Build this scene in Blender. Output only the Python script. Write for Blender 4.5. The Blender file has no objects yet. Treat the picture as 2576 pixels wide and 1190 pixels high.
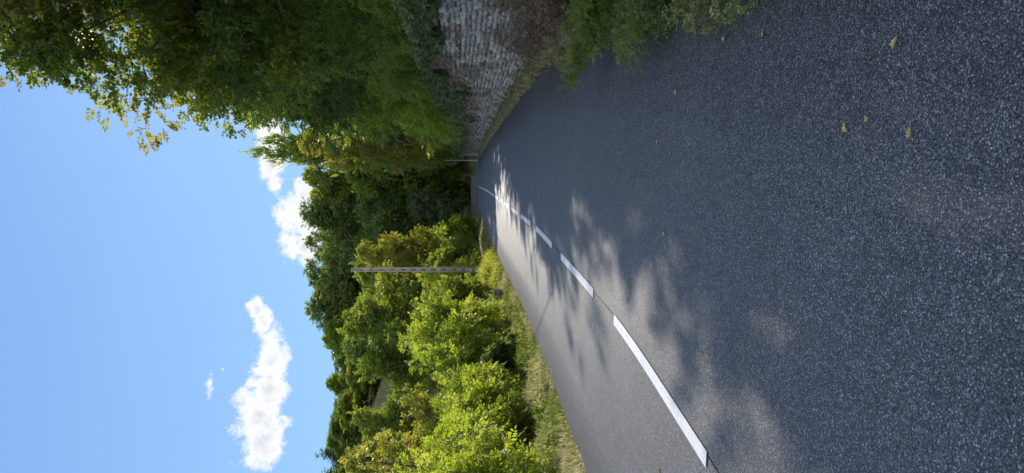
import bpy, math, numpy as np
from mathutils import Vector, Matrix
scene=bpy.context.scene
scene.view_settings.view_transform='Standard'
scene.view_settings.look='None'
scene.view_settings.exposure=0
COL=scene.collection
RNG=np.random.default_rng(7)

# ------------------------------------------------------------------ helpers
def link(o): COL.objects.link(o); return o
def mesh_np(name,V,F,mat=None,tint=None,smooth=False):
    V=np.asarray(V,dtype=np.float32); F=np.asarray(F,dtype=np.int32)
    me=bpy.data.meshes.new(name); n=F.shape[1]
    me.vertices.add(len(V)); me.vertices.foreach_set('co',V.ravel())
    me.loops.add(F.size); me.loops.foreach_set('vertex_index',F.ravel())
    me.polygons.add(len(F))
    me.polygons.foreach_set('loop_start',np.arange(0,F.size,n,dtype=np.int32))
    me.polygons.foreach_set('loop_total',np.full(len(F),n,dtype=np.int32))
    if smooth: me.polygons.foreach_set('use_smooth',np.ones(len(F),dtype=bool))
    me.update(calc_edges=True)
    if tint is not None:
        a=me.attributes.new('tint','FLOAT','FACE'); a.data.foreach_set('value',np.asarray(tint,dtype=np.float32))
    if mat: me.materials.append(mat)
    return me
def obj(name,me,loc=(0,0,0),parent=None,label=None,cat=None,group=None,kind=None):
    o=bpy.data.objects.new(name,me); o.location=loc
    if parent is not None: o.parent=parent
    if label: o['label']=label
    if cat: o['category']=cat
    if group: o['group']=group
    if kind: o['kind']=kind
    return link(o)
def tube(pts,rad,seg=8):
    pts=np.array(pts,float); n=len(pts); V=[];F=[]
    for i in range(n):
        t=pts[min(i+1,n-1)]-pts[max(i-1,0)]; t/=np.linalg.norm(t)+1e-9
        a=np.array([1,0,0]) if abs(t[0])<.8 else np.array([0,1,0])
        u=np.cross(t,a); u/=np.linalg.norm(u); v=np.cross(t,u)
        for k in range(seg):
            an=2*math.pi*k/seg
            V.append(pts[i]+rad[i]*(math.cos(an)*u+math.sin(an)*v))
    for i in range(n-1):
        for k in range(seg):
            a=i*seg+k;b=i*seg+(k+1)%seg
            F.append((a,b,b+seg,a+seg))
    return np.array(V),np.array(F)
def merge(parts):
    V=[];F=[];o=0
    for v,f in parts:
        V.append(v);F.append(np.asarray(f)+o);o+=len(v)
    return np.vstack(V),np.vstack(F)
def box(cx,cy,cz,sx,sy,sz,top=1.0):
    v=[]
    for z,s in ((-.5,1),(.5,top)):
        for x,y in ((-.5,-.5),(.5,-.5),(.5,.5),(-.5,.5)): v.append((cx+x*sx*s,cy+y*sy*s,cz+z*sz))
    f=[(0,3,2,1),(4,5,6,7),(0,1,5,4),(1,2,6,5),(2,3,7,6),(3,0,4,7)]
    return np.array(v),np.array(f)
def norm(a): return a/(np.linalg.norm(a,axis=-1,keepdims=True)+1e-9)

# ------------------------------------------------------------------ materials
def newmat(name):
    m=bpy.data.materials.new(name); m.use_nodes=True; nt=m.node_tree; nt.nodes.clear()
    out=nt.nodes.new('ShaderNodeOutputMaterial'); return m,nt,out
def ramp(nt,stops,interp='LINEAR'):
    r=nt.nodes.new('ShaderNodeValToRGB'); r.color_ramp.interpolation=interp
    e=r.color_ramp.elements
    e[0].position=stops[0][0]; e[0].color=(*stops[0][1],1)
    e[1].position=stops[-1][0]; e[1].color=(*stops[-1][1],1)
    for p,c in stops[1:-1]:
        x=e.new(p); x.color=(*c,1)
    return r
def noise(nt,scale,detail=4,rough=.6,vec=None,dim='3D'):
    n=nt.nodes.new('ShaderNodeTexNoise'); n.inputs['Scale'].default_value=scale
    n.inputs['Detail'].default_value=detail; n.inputs['Roughness'].default_value=rough
    if vec is not None: nt.links.new(vec,n.inputs['Vector'])
    return n
def math_n(nt,op,a,b=None,c=None,clamp=False):
    n=nt.nodes.new('ShaderNodeMath'); n.operation=op; n.use_clamp=clamp
    for i,x in enumerate((a,b,c)):
        if x is None: continue
        if isinstance(x,(int,float)): n.inputs[i].default_value=x
        else: nt.links.new(x,n.inputs[i])
    return n.outputs[0]
def mixc(nt,fac,a,b,mode='MIX'):
    n=nt.nodes.new('ShaderNodeMix'); n.data_type='RGBA'; n.blend_type=mode
    for s,x in ((n.inputs[0],fac),(n.inputs[6],a),(n.inputs[7],b)):
        if isinstance(x,(int,float)): s.default_value=x
        elif isinstance(x,tuple): s.default_value=(*x,1)
        else: nt.links.new(x,s)
    return n.outputs[2]
def leafmat(name,stops,tstops,fac=.45,rough=.5,spec=.35):
    m,nt,out=newmat(name)
    at=nt.nodes.new('ShaderNodeAttribute'); at.attribute_name='tint'
    oi=nt.nodes.new('ShaderNodeObjectInfo')
    f=math_n(nt,'ADD',at.outputs['Fac'],math_n(nt,'MULTIPLY',math_n(nt,'SUBTRACT',oi.outputs['Random'],.5),.3))
    r1=ramp(nt,stops); r2=ramp(nt,tstops)
    nt.links.new(f,r1.inputs[0]); nt.links.new(f,r2.inputs[0])
    p=nt.nodes.new('ShaderNodeBsdfPrincipled'); p.inputs['Roughness'].default_value=rough
    p.inputs['Specular IOR Level'].default_value=spec
    nt.links.new(r1.outputs[0],p.inputs['Base Color'])
    t=nt.nodes.new('ShaderNodeBsdfTranslucent'); nt.links.new(r2.outputs[0],t.inputs[0])
    mx=nt.nodes.new('ShaderNodeMixShader'); mx.inputs[0].default_value=fac
    nt.links.new(p.outputs[0],mx.inputs[1]); nt.links.new(t.outputs[0],mx.inputs[2])
    nt.links.new(mx.outputs[0],out.inputs[0]); return m
M_walnut=leafmat('walnut_leaf',[(0,(.04,.065,.022)),(.45,(.075,.11,.03)),(.8,(.13,.16,.04)),(1,(.28,.21,.06))],
                 [(0,(.13,.2,.02)),(.5,(.32,.42,.03)),(.82,(.6,.62,.05)),(1,(.78,.52,.08))],fac=.47)
M_oak=leafmat('oak_leaf',[(0,(.06,.1,.035)),(.5,(.105,.155,.048)),(1,(.18,.21,.065))],
                 [(0,(.2,.3,.04)),(.6,(.36,.47,.06)),(1,(.52,.55,.08))],fac=.42)
M_lime=leafmat('locust_leaf',[(0,(.07,.11,.018)),(.5,(.15,.19,.03)),(1,(.23,.25,.05))],
                 [(0,(.34,.48,.03)),(.5,(.64,.78,.05)),(1,(.88,.9,.12))],fac=.54)
M_mid=leafmat('ash_leaf',[(0,(.065,.1,.024)),(.5,(.12,.165,.034)),(1,(.18,.2,.05))],
                 [(0,(.28,.38,.03)),(.5,(.47,.58,.05)),(1,(.66,.68,.08))],fac=.48)
M_yel=leafmat('autumn_leaf',[(0,(.1,.12,.03)),(.5,(.16,.165,.035)),(1,(.26,.17,.06))],
                 [(0,(.34,.42,.03)),(.5,(.6,.6,.05)),(1,(.78,.52,.1))],fac=.48)
M_grey=leafmat('ivy_leaf',[(0,(.065,.1,.04)),(.6,(.12,.155,.065)),(1,(.2,.2,.1))],
                 [(0,(.14,.24,.05)),(1,(.32,.4,.1))],fac=.32)
M_con=leafmat('conifer_needle',[(0,(.04,.07,.035)),(1,(.08,.12,.05))],[(0,(.08,.13,.04)),(1,(.15,.2,.05))],fac=.3)
M_dry=leafmat('dry_leaf',[(0,(.12,.085,.06)),(.5,(.22,.165,.11)),(1,(.4,.31,.2))],
                 [(0,(.16,.11,.06)),(1,(.42,.3,.17))],fac=.25,rough=.8,spec=.1)
M_vine=leafmat('withered_vine',[(0,(.13,.11,.08)),(.5,(.25,.21,.16)),(1,(.4,.34,.26))],
                 [(0,(.14,.14,.07)),(1,(.32,.3,.17))],fac=.2,rough=.8,spec=.1)
M_grass=leafmat('grass_blade',[(0,(.08,.13,.025)),(.45,(.17,.2,.06)),(.72,(.34,.32,.16)),(1,(.52,.46,.28))],
                 [(0,(.2,.34,.03)),(.5,(.42,.48,.09)),(1,(.68,.6,.32))],fac=.45,rough=.7,spec=.15)
M_gold=leafmat('tall_grass_blade',[(0,(.16,.2,.02)),(1,(.26,.26,.05))],
                 [(0,(.5,.62,.04)),(1,(.85,.8,.16))],fac=.5,rough=.7,spec=.15)
def simple(name,c1,c2,scale,rough=.9,bump=.3,bscale=None,spec=.2,detail=6):
    m,nt,out=newmat(name); tc=nt.nodes.new('ShaderNodeTexCoord')
    n=noise(nt,scale,detail,.65,tc.outputs['Object']); r=ramp(nt,[(.3,c1),(.7,c2)])
    nt.links.new(n.outputs[0],r.inputs[0])
    p=nt.nodes.new('ShaderNodeBsdfPrincipled'); p.inputs['Roughness'].default_value=rough
    p.inputs['Specular IOR Level'].default_value=spec
    nt.links.new(r.outputs[0],p.inputs['Base Color'])
    n2=noise(nt,bscale or scale*3,6,.7,tc.outputs['Object'])
    b=nt.nodes.new('ShaderNodeBump'); b.inputs['Strength'].default_value=bump; b.inputs['Distance'].default_value=.03
    nt.links.new(n2.outputs[0],b.inputs['Height']); nt.links.new(b.outputs[0],p.inputs['Normal'])
    nt.links.new(p.outputs[0],out.inputs[0]); return m
M_bark=simple('bark',(.07,.055,.042),(.2,.17,.135),6,bump=.7,bscale=25)
M_conc=simple('weathered_concrete',(.32,.26,.21),(.48,.41,.34),5,bump=.2,bscale=40)
M_metal=simple('galvanised_metal',(.28,.29,.3),(.4,.41,.42),8,rough=.5,bump=.05)
M_wire=simple('cable_rubber',(.02,.02,.02),(.04,.04,.04),8,rough=.6,bump=.05)
M_plaster=simple('lime_plaster',(.42,.37,.3),(.55,.5,.42),2,bump=.2)
M_roof=simple('clay_roof_tile',(.14,.11,.09),(.24,.19,.15),6,bump=.6,bscale=12)
M_wood=simple('painted_wood',(.1,.07,.05),(.16,.12,.09),8,bump=.2)
M_glass=simple('window_glass',(.03,.04,.05),(.05,.06,.07),2,rough=.1,bump=0,spec=.6)
M_parapet=simple('parapet_stone',(.14,.14,.13),(.28,.27,.25),5,bump=.6,bscale=14)
def stonemat():
    m,nt,out=newmat('dry_stone'); tc=nt.nodes.new('ShaderNodeTexCoord')
    at=nt.nodes.new('ShaderNodeAttribute'); at.attribute_name='tint'
    r=ramp(nt,[(0,(.3,.26,.21)),(.3,(.46,.43,.37)),(.6,(.6,.57,.52)),(1,(.76,.74,.7))]); nt.links.new(at.outputs['Fac'],r.inputs[0])
    n=noise(nt,9,8,.75,tc.outputs['Object']); r2=ramp(nt,[(.3,(.42,.39,.34)),(.48,(.9,.89,.86)),(.75,(1.2,1.2,1.2))])
    nt.links.new(n.outputs[0],r2.inputs[0])
    c=mixc(nt,1.0,r.outputs[0],r2.outputs[0],'MULTIPLY')
    n4=noise(nt,1.3,5,.65,tc.outputs['Object']); r4=ramp(nt,[(.35,(.76,.65,.52)),(.52,(1,1,1)),(.75,(1.1,1.12,1.12))]); nt.links.new(n4.outputs[0],r4.inputs[0])
    c=mixc(nt,1.0,c,r4.outputs[0],'MULTIPLY')
    p=nt.nodes.new('ShaderNodeBsdfPrincipled'); p.inputs['Roughness'].default_value=.9; p.inputs['Specular IOR Level'].default_value=.2
    nt.links.new(c,p.inputs['Base Color'])
    n2=noise(nt,28,8,.75,tc.outputs['Object'])
    b=nt.nodes.new('ShaderNodeBump'); b.inputs['Strength'].default_value=.9; b.inputs['Distance'].default_value=.035
    nt.links.new(n2.outputs[0],b.inputs['Height']); nt.links.new(b.outputs[0],p.inputs['Normal'])
    nt.links.new(p.outputs[0],out.inputs[0]); return m
M_stone=stonemat()
def asphalt():
    m,nt,out=newmat('asphalt'); tc=nt.nodes.new('ShaderNodeTexCoord'); v=tc.outputs['Object']
    big=noise(nt,.55,5,.6,v)
    rb=ramp(nt,[(.3,(.163,.156,.151)),(.7,(.212,.204,.196))]); nt.links.new(big.outputs[0],rb.inputs[0])
    vo=nt.nodes.new('ShaderNodeTexVoronoi'); vo.inputs['Scale'].default_value=145; nt.links.new(v,vo.inputs['Vector'])
    sep=nt.nodes.new('ShaderNodeSeparateColor'); nt.links.new(vo.outputs['Color'],sep.inputs[0])
    rc=ramp(nt,[(0,(.42,.42,.43)),(.5,(.76,.76,.78)),(.8,(1.12,1.12,1.12)),(.92,(1.75,1.75,1.7)),(1,(2.8,2.7,2.6))]); nt.links.new(sep.outputs[0],rc.inputs[0])
    gap=ramp(nt,[(.3,(1,1,1)),(.68,(.28,.28,.28))]); nt.links.new(vo.outputs['Distance'],gap.inputs[0])
    c=mixc(nt,1.0,rb.outputs[0],rc.outputs[0],'MULTIPLY'); c=mixc(nt,1.0,c,gap.outputs[0],'MULTIPLY')
    mid=noise(nt,7,6,.75,v); rm=ramp(nt,[(.3,(.84,.84,.84)),(.7,(1.16,1.16,1.16))]); nt.links.new(mid.outputs[0],rm.inputs[0])
    c=mixc(nt,1.0,c,rm.outputs[0],'MULTIPLY')
    gr_=noise(nt,28,4,.8,v); rg_=ramp(nt,[(.3,(.8,.8,.8)),(.7,(1.2,1.2,1.2))]); nt.links.new(gr_.outputs[0],rg_.inputs[0])
    c=mixc(nt,1.0,c,rg_.outputs[0],'MULTIPLY')
    p=nt.nodes.new('ShaderNodeBsdfPrincipled'); p.inputs['Roughness'].default_value=.55; p.inputs['Specular IOR Level'].default_value=.45
    nt.links.new(c,p.inputs['Base Color'])
    h=math_n(nt,'SUBTRACT',1.0,vo.outputs['Distance'])
    h=math_n(nt,'ADD',h,math_n(nt,'MULTIPLY',sep.outputs[1],.7))
    b=nt.nodes.new('ShaderNodeBump'); b.inputs['Strength'].default_value=.55; b.inputs['Distance'].default_value=.0035
    nt.links.new(h,b.inputs['Height']); nt.links.new(b.outputs[0],p.inputs['Normal'])
    nt.links.new(p.outputs[0],out.inputs[0]); return m
M_road=asphalt()
def paint():
    m,nt,out=newmat('road_paint'); tc=nt.nodes.new('ShaderNodeTexCoord'); v=tc.outputs['Object']
    n=noise(nt,60,6,.8,v); r=ramp(nt,[(.3,(.3,.3,.3)),(.43,(.7,.695,.68)),(.7,(.82,.81,.79))]); nt.links.new(n.outputs[0],r.inputs[0])
    n0=noise(nt,5,6,.7,v); r0=ramp(nt,[(.35,(.84,.83,.81)),(.6,(1,1,1))]); nt.links.new(n0.outputs[0],r0.inputs[0])
    c=mixc(nt,1.0,r.outputs[0],r0.outputs[0],'MULTIPLY')
    p=nt.nodes.new('ShaderNodeBsdfPrincipled'); p.inputs['Roughness'].default_value=.6
    nt.links.new(c,p.inputs['Base Color'])
    b=nt.nodes.new('ShaderNodeBump'); b.inputs['Strength'].default_value=.5; b.inputs['Distance'].default_value=.004
    nt.links.new(n.outputs[0],b.inputs['Height']); nt.links.new(b.outputs[0],p.inputs['Normal'])
    nt.links.new(p.outputs[0],out.inputs[0]); return m
M_paint=paint()
def groundmat():
    m,nt,out=newmat('verge_soil_grass'); tc=nt.nodes.new('ShaderNodeTexCoord'); v=tc.outputs['Object']
    n=noise(nt,.9,8,.7,v); r=ramp(nt,[(.3,(.07,.09,.032)),(.5,(.15,.15,.07)),(.7,(.27,.23,.14))]); nt.links.new(n.outputs[0],r.inputs[0])
    n1=noise(nt,25,6,.8,v); r1=ramp(nt,[(.3,(.55,.55,.55)),(.7,(1.35,1.35,1.35))]); nt.links.new(n1.outputs[0],r1.inputs[0])
    c=mixc(nt,1.0,r.outputs[0],r1.outputs[0],'MULTIPLY')
    p=nt.nodes.new('ShaderNodeBsdfPrincipled'); p.inputs['Roughness'].default_value=.95; p.inputs['Specular IOR Level'].default_value=.1
    nt.links.new(c,p.inputs['Base Color'])
    b=nt.nodes.new('ShaderNodeBump'); b.inputs['Strength'].default_value=.8; b.inputs['Distance'].default_value=.05
    nt.links.new(n1.outputs[0],b.inputs['Height']); nt.links.new(b.outputs[0],p.inputs['Normal'])
    nt.links.new(p.outputs[0],out.inputs[0]); return m
M_ground=groundmat()

# ------------------------------------------------------------------ road course
ctrl=np.array([(-9.5,-30),(-6.6,-18),(-4.4,-9),(-2.5,0),(-1.48,4.63),(-.89,7.52),(-.33,11.7),(.176,15.8),(.72,21.7),(1.6,31.5),(2.7,44),(4.2,62),(5.6,80),(6.6,87),(8.4,92.5),(11.7,96.5),(16,98.5),(24,100),(40,101),(70,101)],float)
def catmull(P,n=16):
    out=[]
    for i in range(1,len(P)-2):
        a,b,c,d=P[i-1],P[i],P[i+1],P[i+2]
        for t in np.linspace(0,1,n,endpoint=False):
            out.append(.5*((2*b)+(-a+c)*t+(2*a-5*b+4*c-d)*t*t+(-a+3*b-3*c+d)*t**3))
    return np.array(out)
C=catmull(ctrl)
for _ in range(6): C[1:-1]=(C[:-2]+C[1:-1]*2+C[2:])/4
S=np.concatenate([[0],np.cumsum(np.linalg.norm(np.diff(C,axis=0),axis=1))])
def at_s(s): return np.array([np.interp(s,S,C[:,0]),np.interp(s,S,C[:,1])]).T
sg=np.arange(0,S[-1],.5); CP=at_s(sg); T=norm(np.gradient(CP,axis=0)); NR=np.stack([T[:,1],-T[:,0]],1)
hl=np.interp(CP[:,1],[0,20,30,60,90],[2.6,2.58,2.75,3.05,2.9]); hr=np.interp(CP[:,1],[0,8,16,30,60,85],[2.95,3.05,3.4,3.4,3.3,3.0])
rg=np.random.default_rng(3)
LE=CP-NR*(hl+rg.normal(0,.02,len(hl)))[:,None]; RE=CP+NR*(hr+rg.normal(0,.02,len(hl)))[:,None]
rows=[]
for k in np.linspace(0,1,7):
    q=LE*(1-k)+RE*k; rows.append(np.column_stack([q,np.full(len(q),0.0)+.05*np.sin(math.pi*k)]))
V=[np.column_stack([LE-NR*.04,np.full(len(LE),-.06)])]+rows+[np.column_stack([RE+NR*.04,np.full(len(LE),-.06)])]
def strips(rows):
    n=len(rows[0]); V=np.vstack(rows); F=[]
    for r in range(len(rows)-1):
        i=np.arange(n-1); F.append(np.column_stack([r*n+i,(r+1)*n+i,(r+1)*n+i+1,r*n+i+1]))
    return V,np.vstack(F)
v,f=strips(V); obj('road',mesh_np('road',v,f,M_road,smooth=True),kind='structure',label='dark coarse asphalt country road bending gently')
def crown_z(off):   # road camber height at lateral offset from centre
    w=5.8; k=(off+2.6)/w; return .05*math.sin(math.pi*min(max(k,0),1))
# centre dashes
s0=np.interp(4.62,C[:70,1],S[:70])
parts=[]
k=-2
while True:
    a=s0+k*4.22; b=a+2.98; k+=1
    if b>S[-1]-8: break
    ss=np.linspace(a,b,7); q=at_s(ss); t=norm(np.gradient(q,axis=0)); nr=np.stack([t[:,1],-t[:,0]],1)
    z=np.full(7,.0585); hw=.058+.015*min(1,max(0,(b-30)/40))
    parts.append(strips([np.column_stack([q-nr*hw,z]),np.column_stack([q+nr*hw,z])]))
v,f=merge(parts); obj('road_markings',mesh_np('road_markings',v,f,M_paint),kind='structure',label='dashed white centre line')
# joint crack beside centre line
ss=np.arange(2,90,.25); q=at_s(ss); t=norm(np.gradient(q,axis=0)); nr=np.stack([t[:,1],-t[:,0]],1)
w=(.003+.003*rg.random(len(ss)))[:,None]; off=(.03+rg.normal(0,.006,len(ss)))[:,None]
z=np.full(len(ss),.0535)
v,f=strips([np.column_stack([q+nr*(off-w),z]),np.column_stack([q+nr*(off+w),z])])
M_crack=simple('joint_tar',(.01,.01,.01),(.02,.02,.02),20,rough=.8)
obj('road_joint',mesh_np('road_joint',v,f,M_crack),kind='structure')

# left/right edge lookups by y (y<92)
msk=(CP[:,1]<92)
def left_x(y): return np.interp(y,LE[msk][:,1],LE[msk][:,0])
def right_x(y): return np.interp(y,RE[msk][:,1],RE[msk][:,0])
def wall_x(y): return right_x(np.asarray(y,float))*0+np.interp(y,[5,8,14,20,30,44,62,80,92],[3.35,3.6,4.4,4.6,5.6,6.7,8.05,9.35,10.3])
def sstep(t): t=np.clip(t,0,1); return t*t*(3-2*t)
def terr(x,y):
    x=np.asarray(x,float); y=np.asarray(y,float)
    st=np.clip(108+1.8*np.minimum(x,0),55,200)
    t=np.maximum(0,(y-st)/90)
    h=26*(1-np.exp(-1.6*t))
    wx=wall_x(np.clip(y,-20,90))
    bank=(2.4+.12*np.clip(x-wx,0,25))*sstep((x-wx-.3)/.4)*(1-sstep((y-76)/10))
    lm=np.clip((left_x(np.clip(y,-20,90))-x-1.2)/4,0,1)*(y<75)
    dz=-.35*lm
    return -.03+h+bank+dz+0.0*x
xs=np.concatenate([-np.geomspace(2000,31,26),np.arange(-30,-6,1.2),np.arange(-6,16,.3),np.arange(16,40,1.5),np.geomspace(41,2000,24)])
ys=np.concatenate([-np.geomspace(600,21,10),np.arange(-20,110,.8),np.arange(110,260,4),np.geomspace(262,2500,20)])
X,Y=np.meshgrid(xs,ys); Z=terr(X,Y)
nz=.03*np.sin(X*1.7+Y*.9)*np.sin(Y*1.3-X*.5); far=(np.abs(X-3)>8); Z=Z+np.where(far,nz*3,0)
nx=len(xs); ny=len(ys); i,j=np.meshgrid(np.arange(nx-1),np.arange(ny-1)); a=(j*nx+i).ravel()
obj('ground',mesh_np('ground',np.column_stack([X.ravel(),Y.ravel(),Z.ravel()]),np.column_stack([a,a+1,a+1+nx,a+nx]),M_ground,smooth=True),kind='structure',label='grassy verges, banks and wooded hillside')

# ------------------------------------------------------------------ foliage
def tmpl(kind):
    L=[]
    if kind=='pinnate':
        for k in range(5):
            for s in (-1,1):
                L.append(((.15+.17*k,.0,0),(.45,.9*s,-.12),.42-.03*abs(k-2)))
        L.append(((.92,0,0),(1,0,-.1),.42))
    elif kind=='locust':
        for k in range(7):
            for s in (-1,1):
                L.append(((.1+.125*k,.0,0),(.3,1.0*s,-.1),.3-.02*abs(k-3)))
        L.append(((.95,0,0),(1,0,-.1),.28))
    elif kind=='fan':
        for an,el in ((0,.1),(50,.3),(-50,.2),(100,.0),(-105,.1),(20,.9),(-160,.5)):
            r=math.radians(an); L.append(((.05,0,0),(math.cos(r),math.sin(r),el),1.0-.1*abs(el)))
    elif kind=='twig':   # leafy twig, leaves alternate along a short shoot
        for k in range(7):
            s=-1 if k%2 else 1
            L.append(((.15*k,0,.03*s),(.6,.75*s,.25 if k%3 else -.2),.46))
    elif kind=='alt':
        for k in range(6):
            s=-1 if k%2 else 1
            L.append(((.16*k,0,0),(.7,.7*s,.1 if k%3 else .4),.5))
    elif kind=='needle':
        for k in range(6):
            s=-1 if k%2 else 1
            L.append(((.15*k,0,0),(.8,.6*s,.0),.5))
    o=np.array([l[0] for l in L],float); d=norm(np.array([l[1] for l in L],float)); s=np.array([l[2] for l in L]); return o,d,s
def sprig_mesh(P,D,size,kind,width,rng,tint,droop=.15,flat=.6):
    o,d,s=tmpl(kind); M=len(P);K=len(o)
    up=norm(np.array([0,0,1.0])*flat+rng.normal(0,1,(M,3))*(1-flat))
    Sd=norm(np.cross(up,D)); N=np.cross(D,Sd)
    sz=size*rng.uniform(.65,1.3,(M,1,1))
    def loc(q): return q[None,:,0:1]*D[:,None]+q[None,:,1:2]*Sd[:,None]+q[None,:,2:3]*N[:,None]
    base=P[:,None]+sz*loc(o)
    base[:,:,2]-=(droop*sz[:,:,0]*(o[None,:,0]**2))
    dd=norm(loc(d)+rng.normal(0,.18,(M,K,3))+np.array([0,0,-droop]))
    ln=sz*s[None,:,None]*rng.uniform(.8,1.2,(M,K,1))
    rn=norm(N[:,None]+rng.normal(0,.35,(M,K,3)))
    sd=norm(np.cross(rn,dd)); nn=np.cross(dd,sd)
    w=ln*width
    v0=base; v2=base+dd*ln; v1=base+dd*ln*.45+sd*w+nn*w*.35; v3=base+dd*ln*.45-sd*w+nn*w*.35
    V=np.stack([v0,v1,v2,v3],2).reshape(-1,3); F=np.arange(len(V)).reshape(-1,4)
    tt=np.clip(tint[:,None]+rng.normal(0,.13,(M,K)),0,1).ravel()
    return V,F,tt
def crown_pts(blobs,M,rng,nsub=14,subf=.36,droop=0.0,fill=.22,shell=.6,outl=1.5):
    B=np.array(blobs,float); w=(B[:,3]*B[:,4]*B[:,5])**(2/3); w/=w.sum()
    bi=rng.choice(len(B),M,p=w)
    sd=norm(rng.normal(0,1,(len(B),nsub,3))+np.array([0,0,.15])); sf=rng.uniform(shell,1.12,(len(B),nsub,1))
    subc=B[:,None,:3]+sd*sf*B[:,None,3:6]*.82
    subt=rng.uniform(.05,.85,(len(B),nsub))
    subr=subf*rng.uniform(.5,1.4,(len(B),nsub))
    si=rng.integers(0,nsub,M); c=subc[bi,si]; R=B[bi,3:6]; sr=subr[bi,si][:,None]*R
    u=norm(rng.normal(0,1,(M,3))); P=c+u*sr*(rng.random((M,1))**.45)*rng.choice([1,1,1,outl],(M,1))
    D=u*.8+norm(P-B[bi,:3])*.6
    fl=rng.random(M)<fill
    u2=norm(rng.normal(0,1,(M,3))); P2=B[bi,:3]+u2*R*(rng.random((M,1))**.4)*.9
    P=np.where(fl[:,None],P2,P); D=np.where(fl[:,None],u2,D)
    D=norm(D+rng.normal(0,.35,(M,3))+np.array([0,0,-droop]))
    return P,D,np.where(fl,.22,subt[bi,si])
def limbs(base,blobs,r0,rng,fork=.35,bend=.3,extra=3):
    base=np.array(base,float); B=np.array(blobs,float); c=B[:,:3].mean(0); top=B[:,2].max()
    f=base+(c-base)*fork; f[2]=base[2]+(c[2]-base[2])*max(fork,.45); parts=[]
    p=[base+(f-base)*t+rng.normal(0,.04*r0*5,3)*(0<t<1) for t in (0,.15,.5,1)]
    parts.append(tube(p,[r0*1.35,r0,r0*.85,r0*.72],10))
    for b in B:
        e=b[:3]; m=f+(e-f)*.5+rng.normal(0,bend,3)*.6*min(1,r0*5); m[2]-=.1*abs(e[2]-f[2])
        parts.append(tube([f,m,e],[r0*.5,r0*.32,r0*.12],6))
        for _ in range(extra):
            q=e+norm(rng.normal(0,1,3))*b[3:6]*.85
            mm=(m+q)/2+rng.normal(0,.15,3)*min(1,r0*5)
            parts.append(tube([m,mm,q],[r0*.22,r0*.13,r0*.03],5))
    return merge(parts)
def make_tree(name,loc,blobs,M,size,kind,mat,label,cat='tree',seed=1,width=.22,r0=.2,droop=.1,nsub=14,subf=.36,fill=.22,group=None,trunk=True,flat=.6,ray=None,stem='trunk',foli='crown',extra=3,shell=.6,base=(0,0,0),outl=1.5):
    rng=np.random.default_rng(seed)
    e=obj(name,None,loc,label=label,cat=cat,group=group); e.empty_display_size=.2
    P,D,t=crown_pts(blobs,M,rng,nsub,subf,droop,fill,shell,outl)
    if ray is not None:
        o,dr,rad=ray; W=P+np.array(loc)-o; al=W@dr; dist=np.linalg.norm(W-al[:,None]*dr,axis=1); k=dist>rad; P,D,t=P[k],D[k],t[k]
    v,f,tt=sprig_mesh(P,D,size,kind,width,rng,t,droop,flat)
    obj(foli,mesh_np(name+'_'+foli,v,f,mat,tt),parent=e)
    v,f=limbs(base,blobs,r0,rng,extra=extra); obj(stem,mesh_np(name+'_'+stem,v,f,M_bark,smooth=True),parent=e)
    return e
def copy_tree(src,loc,scale,rot,label=None):
    n=src.copy(); n.location=loc; n.scale=scale; n.rotation_euler=(0,0,rot)
    if label: n['label']=label
    COL.objects.link(n)
    for c in list(src.children):
        k=c.copy(); k.parent=n; COL.objects.link(k)
    return n

SUN=np.array([495.,1855.,951.]); SUN/=np.linalg.norm(SUN); CAM=np.array([0,0,1.66])
# big trees above the wall
def W(x,y,bl): # absolute blobs to local
    z=float(terr(x,y)); return (x,y,z),[(b[0]-x,b[1]-y,b[2]-z,*b[3:]) for b in bl]
loc,bl=W(7.2,15.5,[(6.3,15.2,10.3,3.4,3.6,3.1),(4.8,15.6,8.9,2.3,2.6,1.6),(5.8,19.4,8,2.7,3,2.4),(6.0,16.8,6.2,2.3,3,1.9),(5.7,11.8,10.6,2.3,2.5,2.0),(8.5,12,8,3,3,3),(6.4,13.2,6.4,2,2.2,1.8),(7.5,17,13,3,3,2.2),(4.9,12.0,12.2,2.1,2,1.6),(4.1,13.6,9.6,1.3,1.4,1.0),(4.3,17.2,7.6,1.4,1.6,1.1)])
make_tree('oak_tree',loc,bl,24000,.215,'twig',M_walnut,'large oak tree with dense overhanging crown above stone wall',seed=11,width=.38,r0=.3,droop=.1,nsub=26,subf=.27,fill=.2,ray=(CAM,SUN,.07),extra=6,shell=.65,outl=1.1,flat=.5)
loc,bl=W(8.6,25,[(7.6,25,8.8,3.3,3.6,3.2),(6.8,23,6.2,2.7,2.8,2.2),(8.3,28,11.6,2.9,3.2,2.9),(6.7,28,7,2.7,3,2.6),(9.3,23,11.5,3,3,3),(6.8,27,10.2,1.7,2,1.7)])
make_tree('walnut_tree',loc,bl,12000,.3,'pinnate',M_walnut,'broad walnut tree in shade behind stone wall',seed=12,width=.28,r0=.28,droop=.12,nsub=22,subf=.3,extra=4,ray=(CAM,SUN,.3),fill=.32,outl=1.1,shell=.65,flat=.45)
loc,bl=W(10,36,[(8.9,35,9.2,3.4,3.8,3.8),(9.7,38,13.0,3.3,3.5,3.1),(8.3,33,6,2.4,3,2.4),(11.5,35,13,3,3,3),(8.8,41,8.3,2.8,3.4,3.5),(9.7,43,11.6,2.9,3.2,2.9)])
make_tree('ash_tree',loc,bl,12000,.42,'pinnate',M_mid,'tall green ash tree behind stone wall',seed=13,width=.27,r0=.3,droop=.15,nsub=24,subf=.34,extra=3,ray=(CAM,SUN,.8),fill=.4,outl=1.15)
loc,bl=W(11.5,49,[(10.3,48,9,3.3,4,4),(11.5,50,14.2,3.5,4,4),(9.9,45,6.5,2.6,3,3),(12.9,52,16,3,3,3),(10.6,55,9,3,3.6,4.5)])
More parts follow.
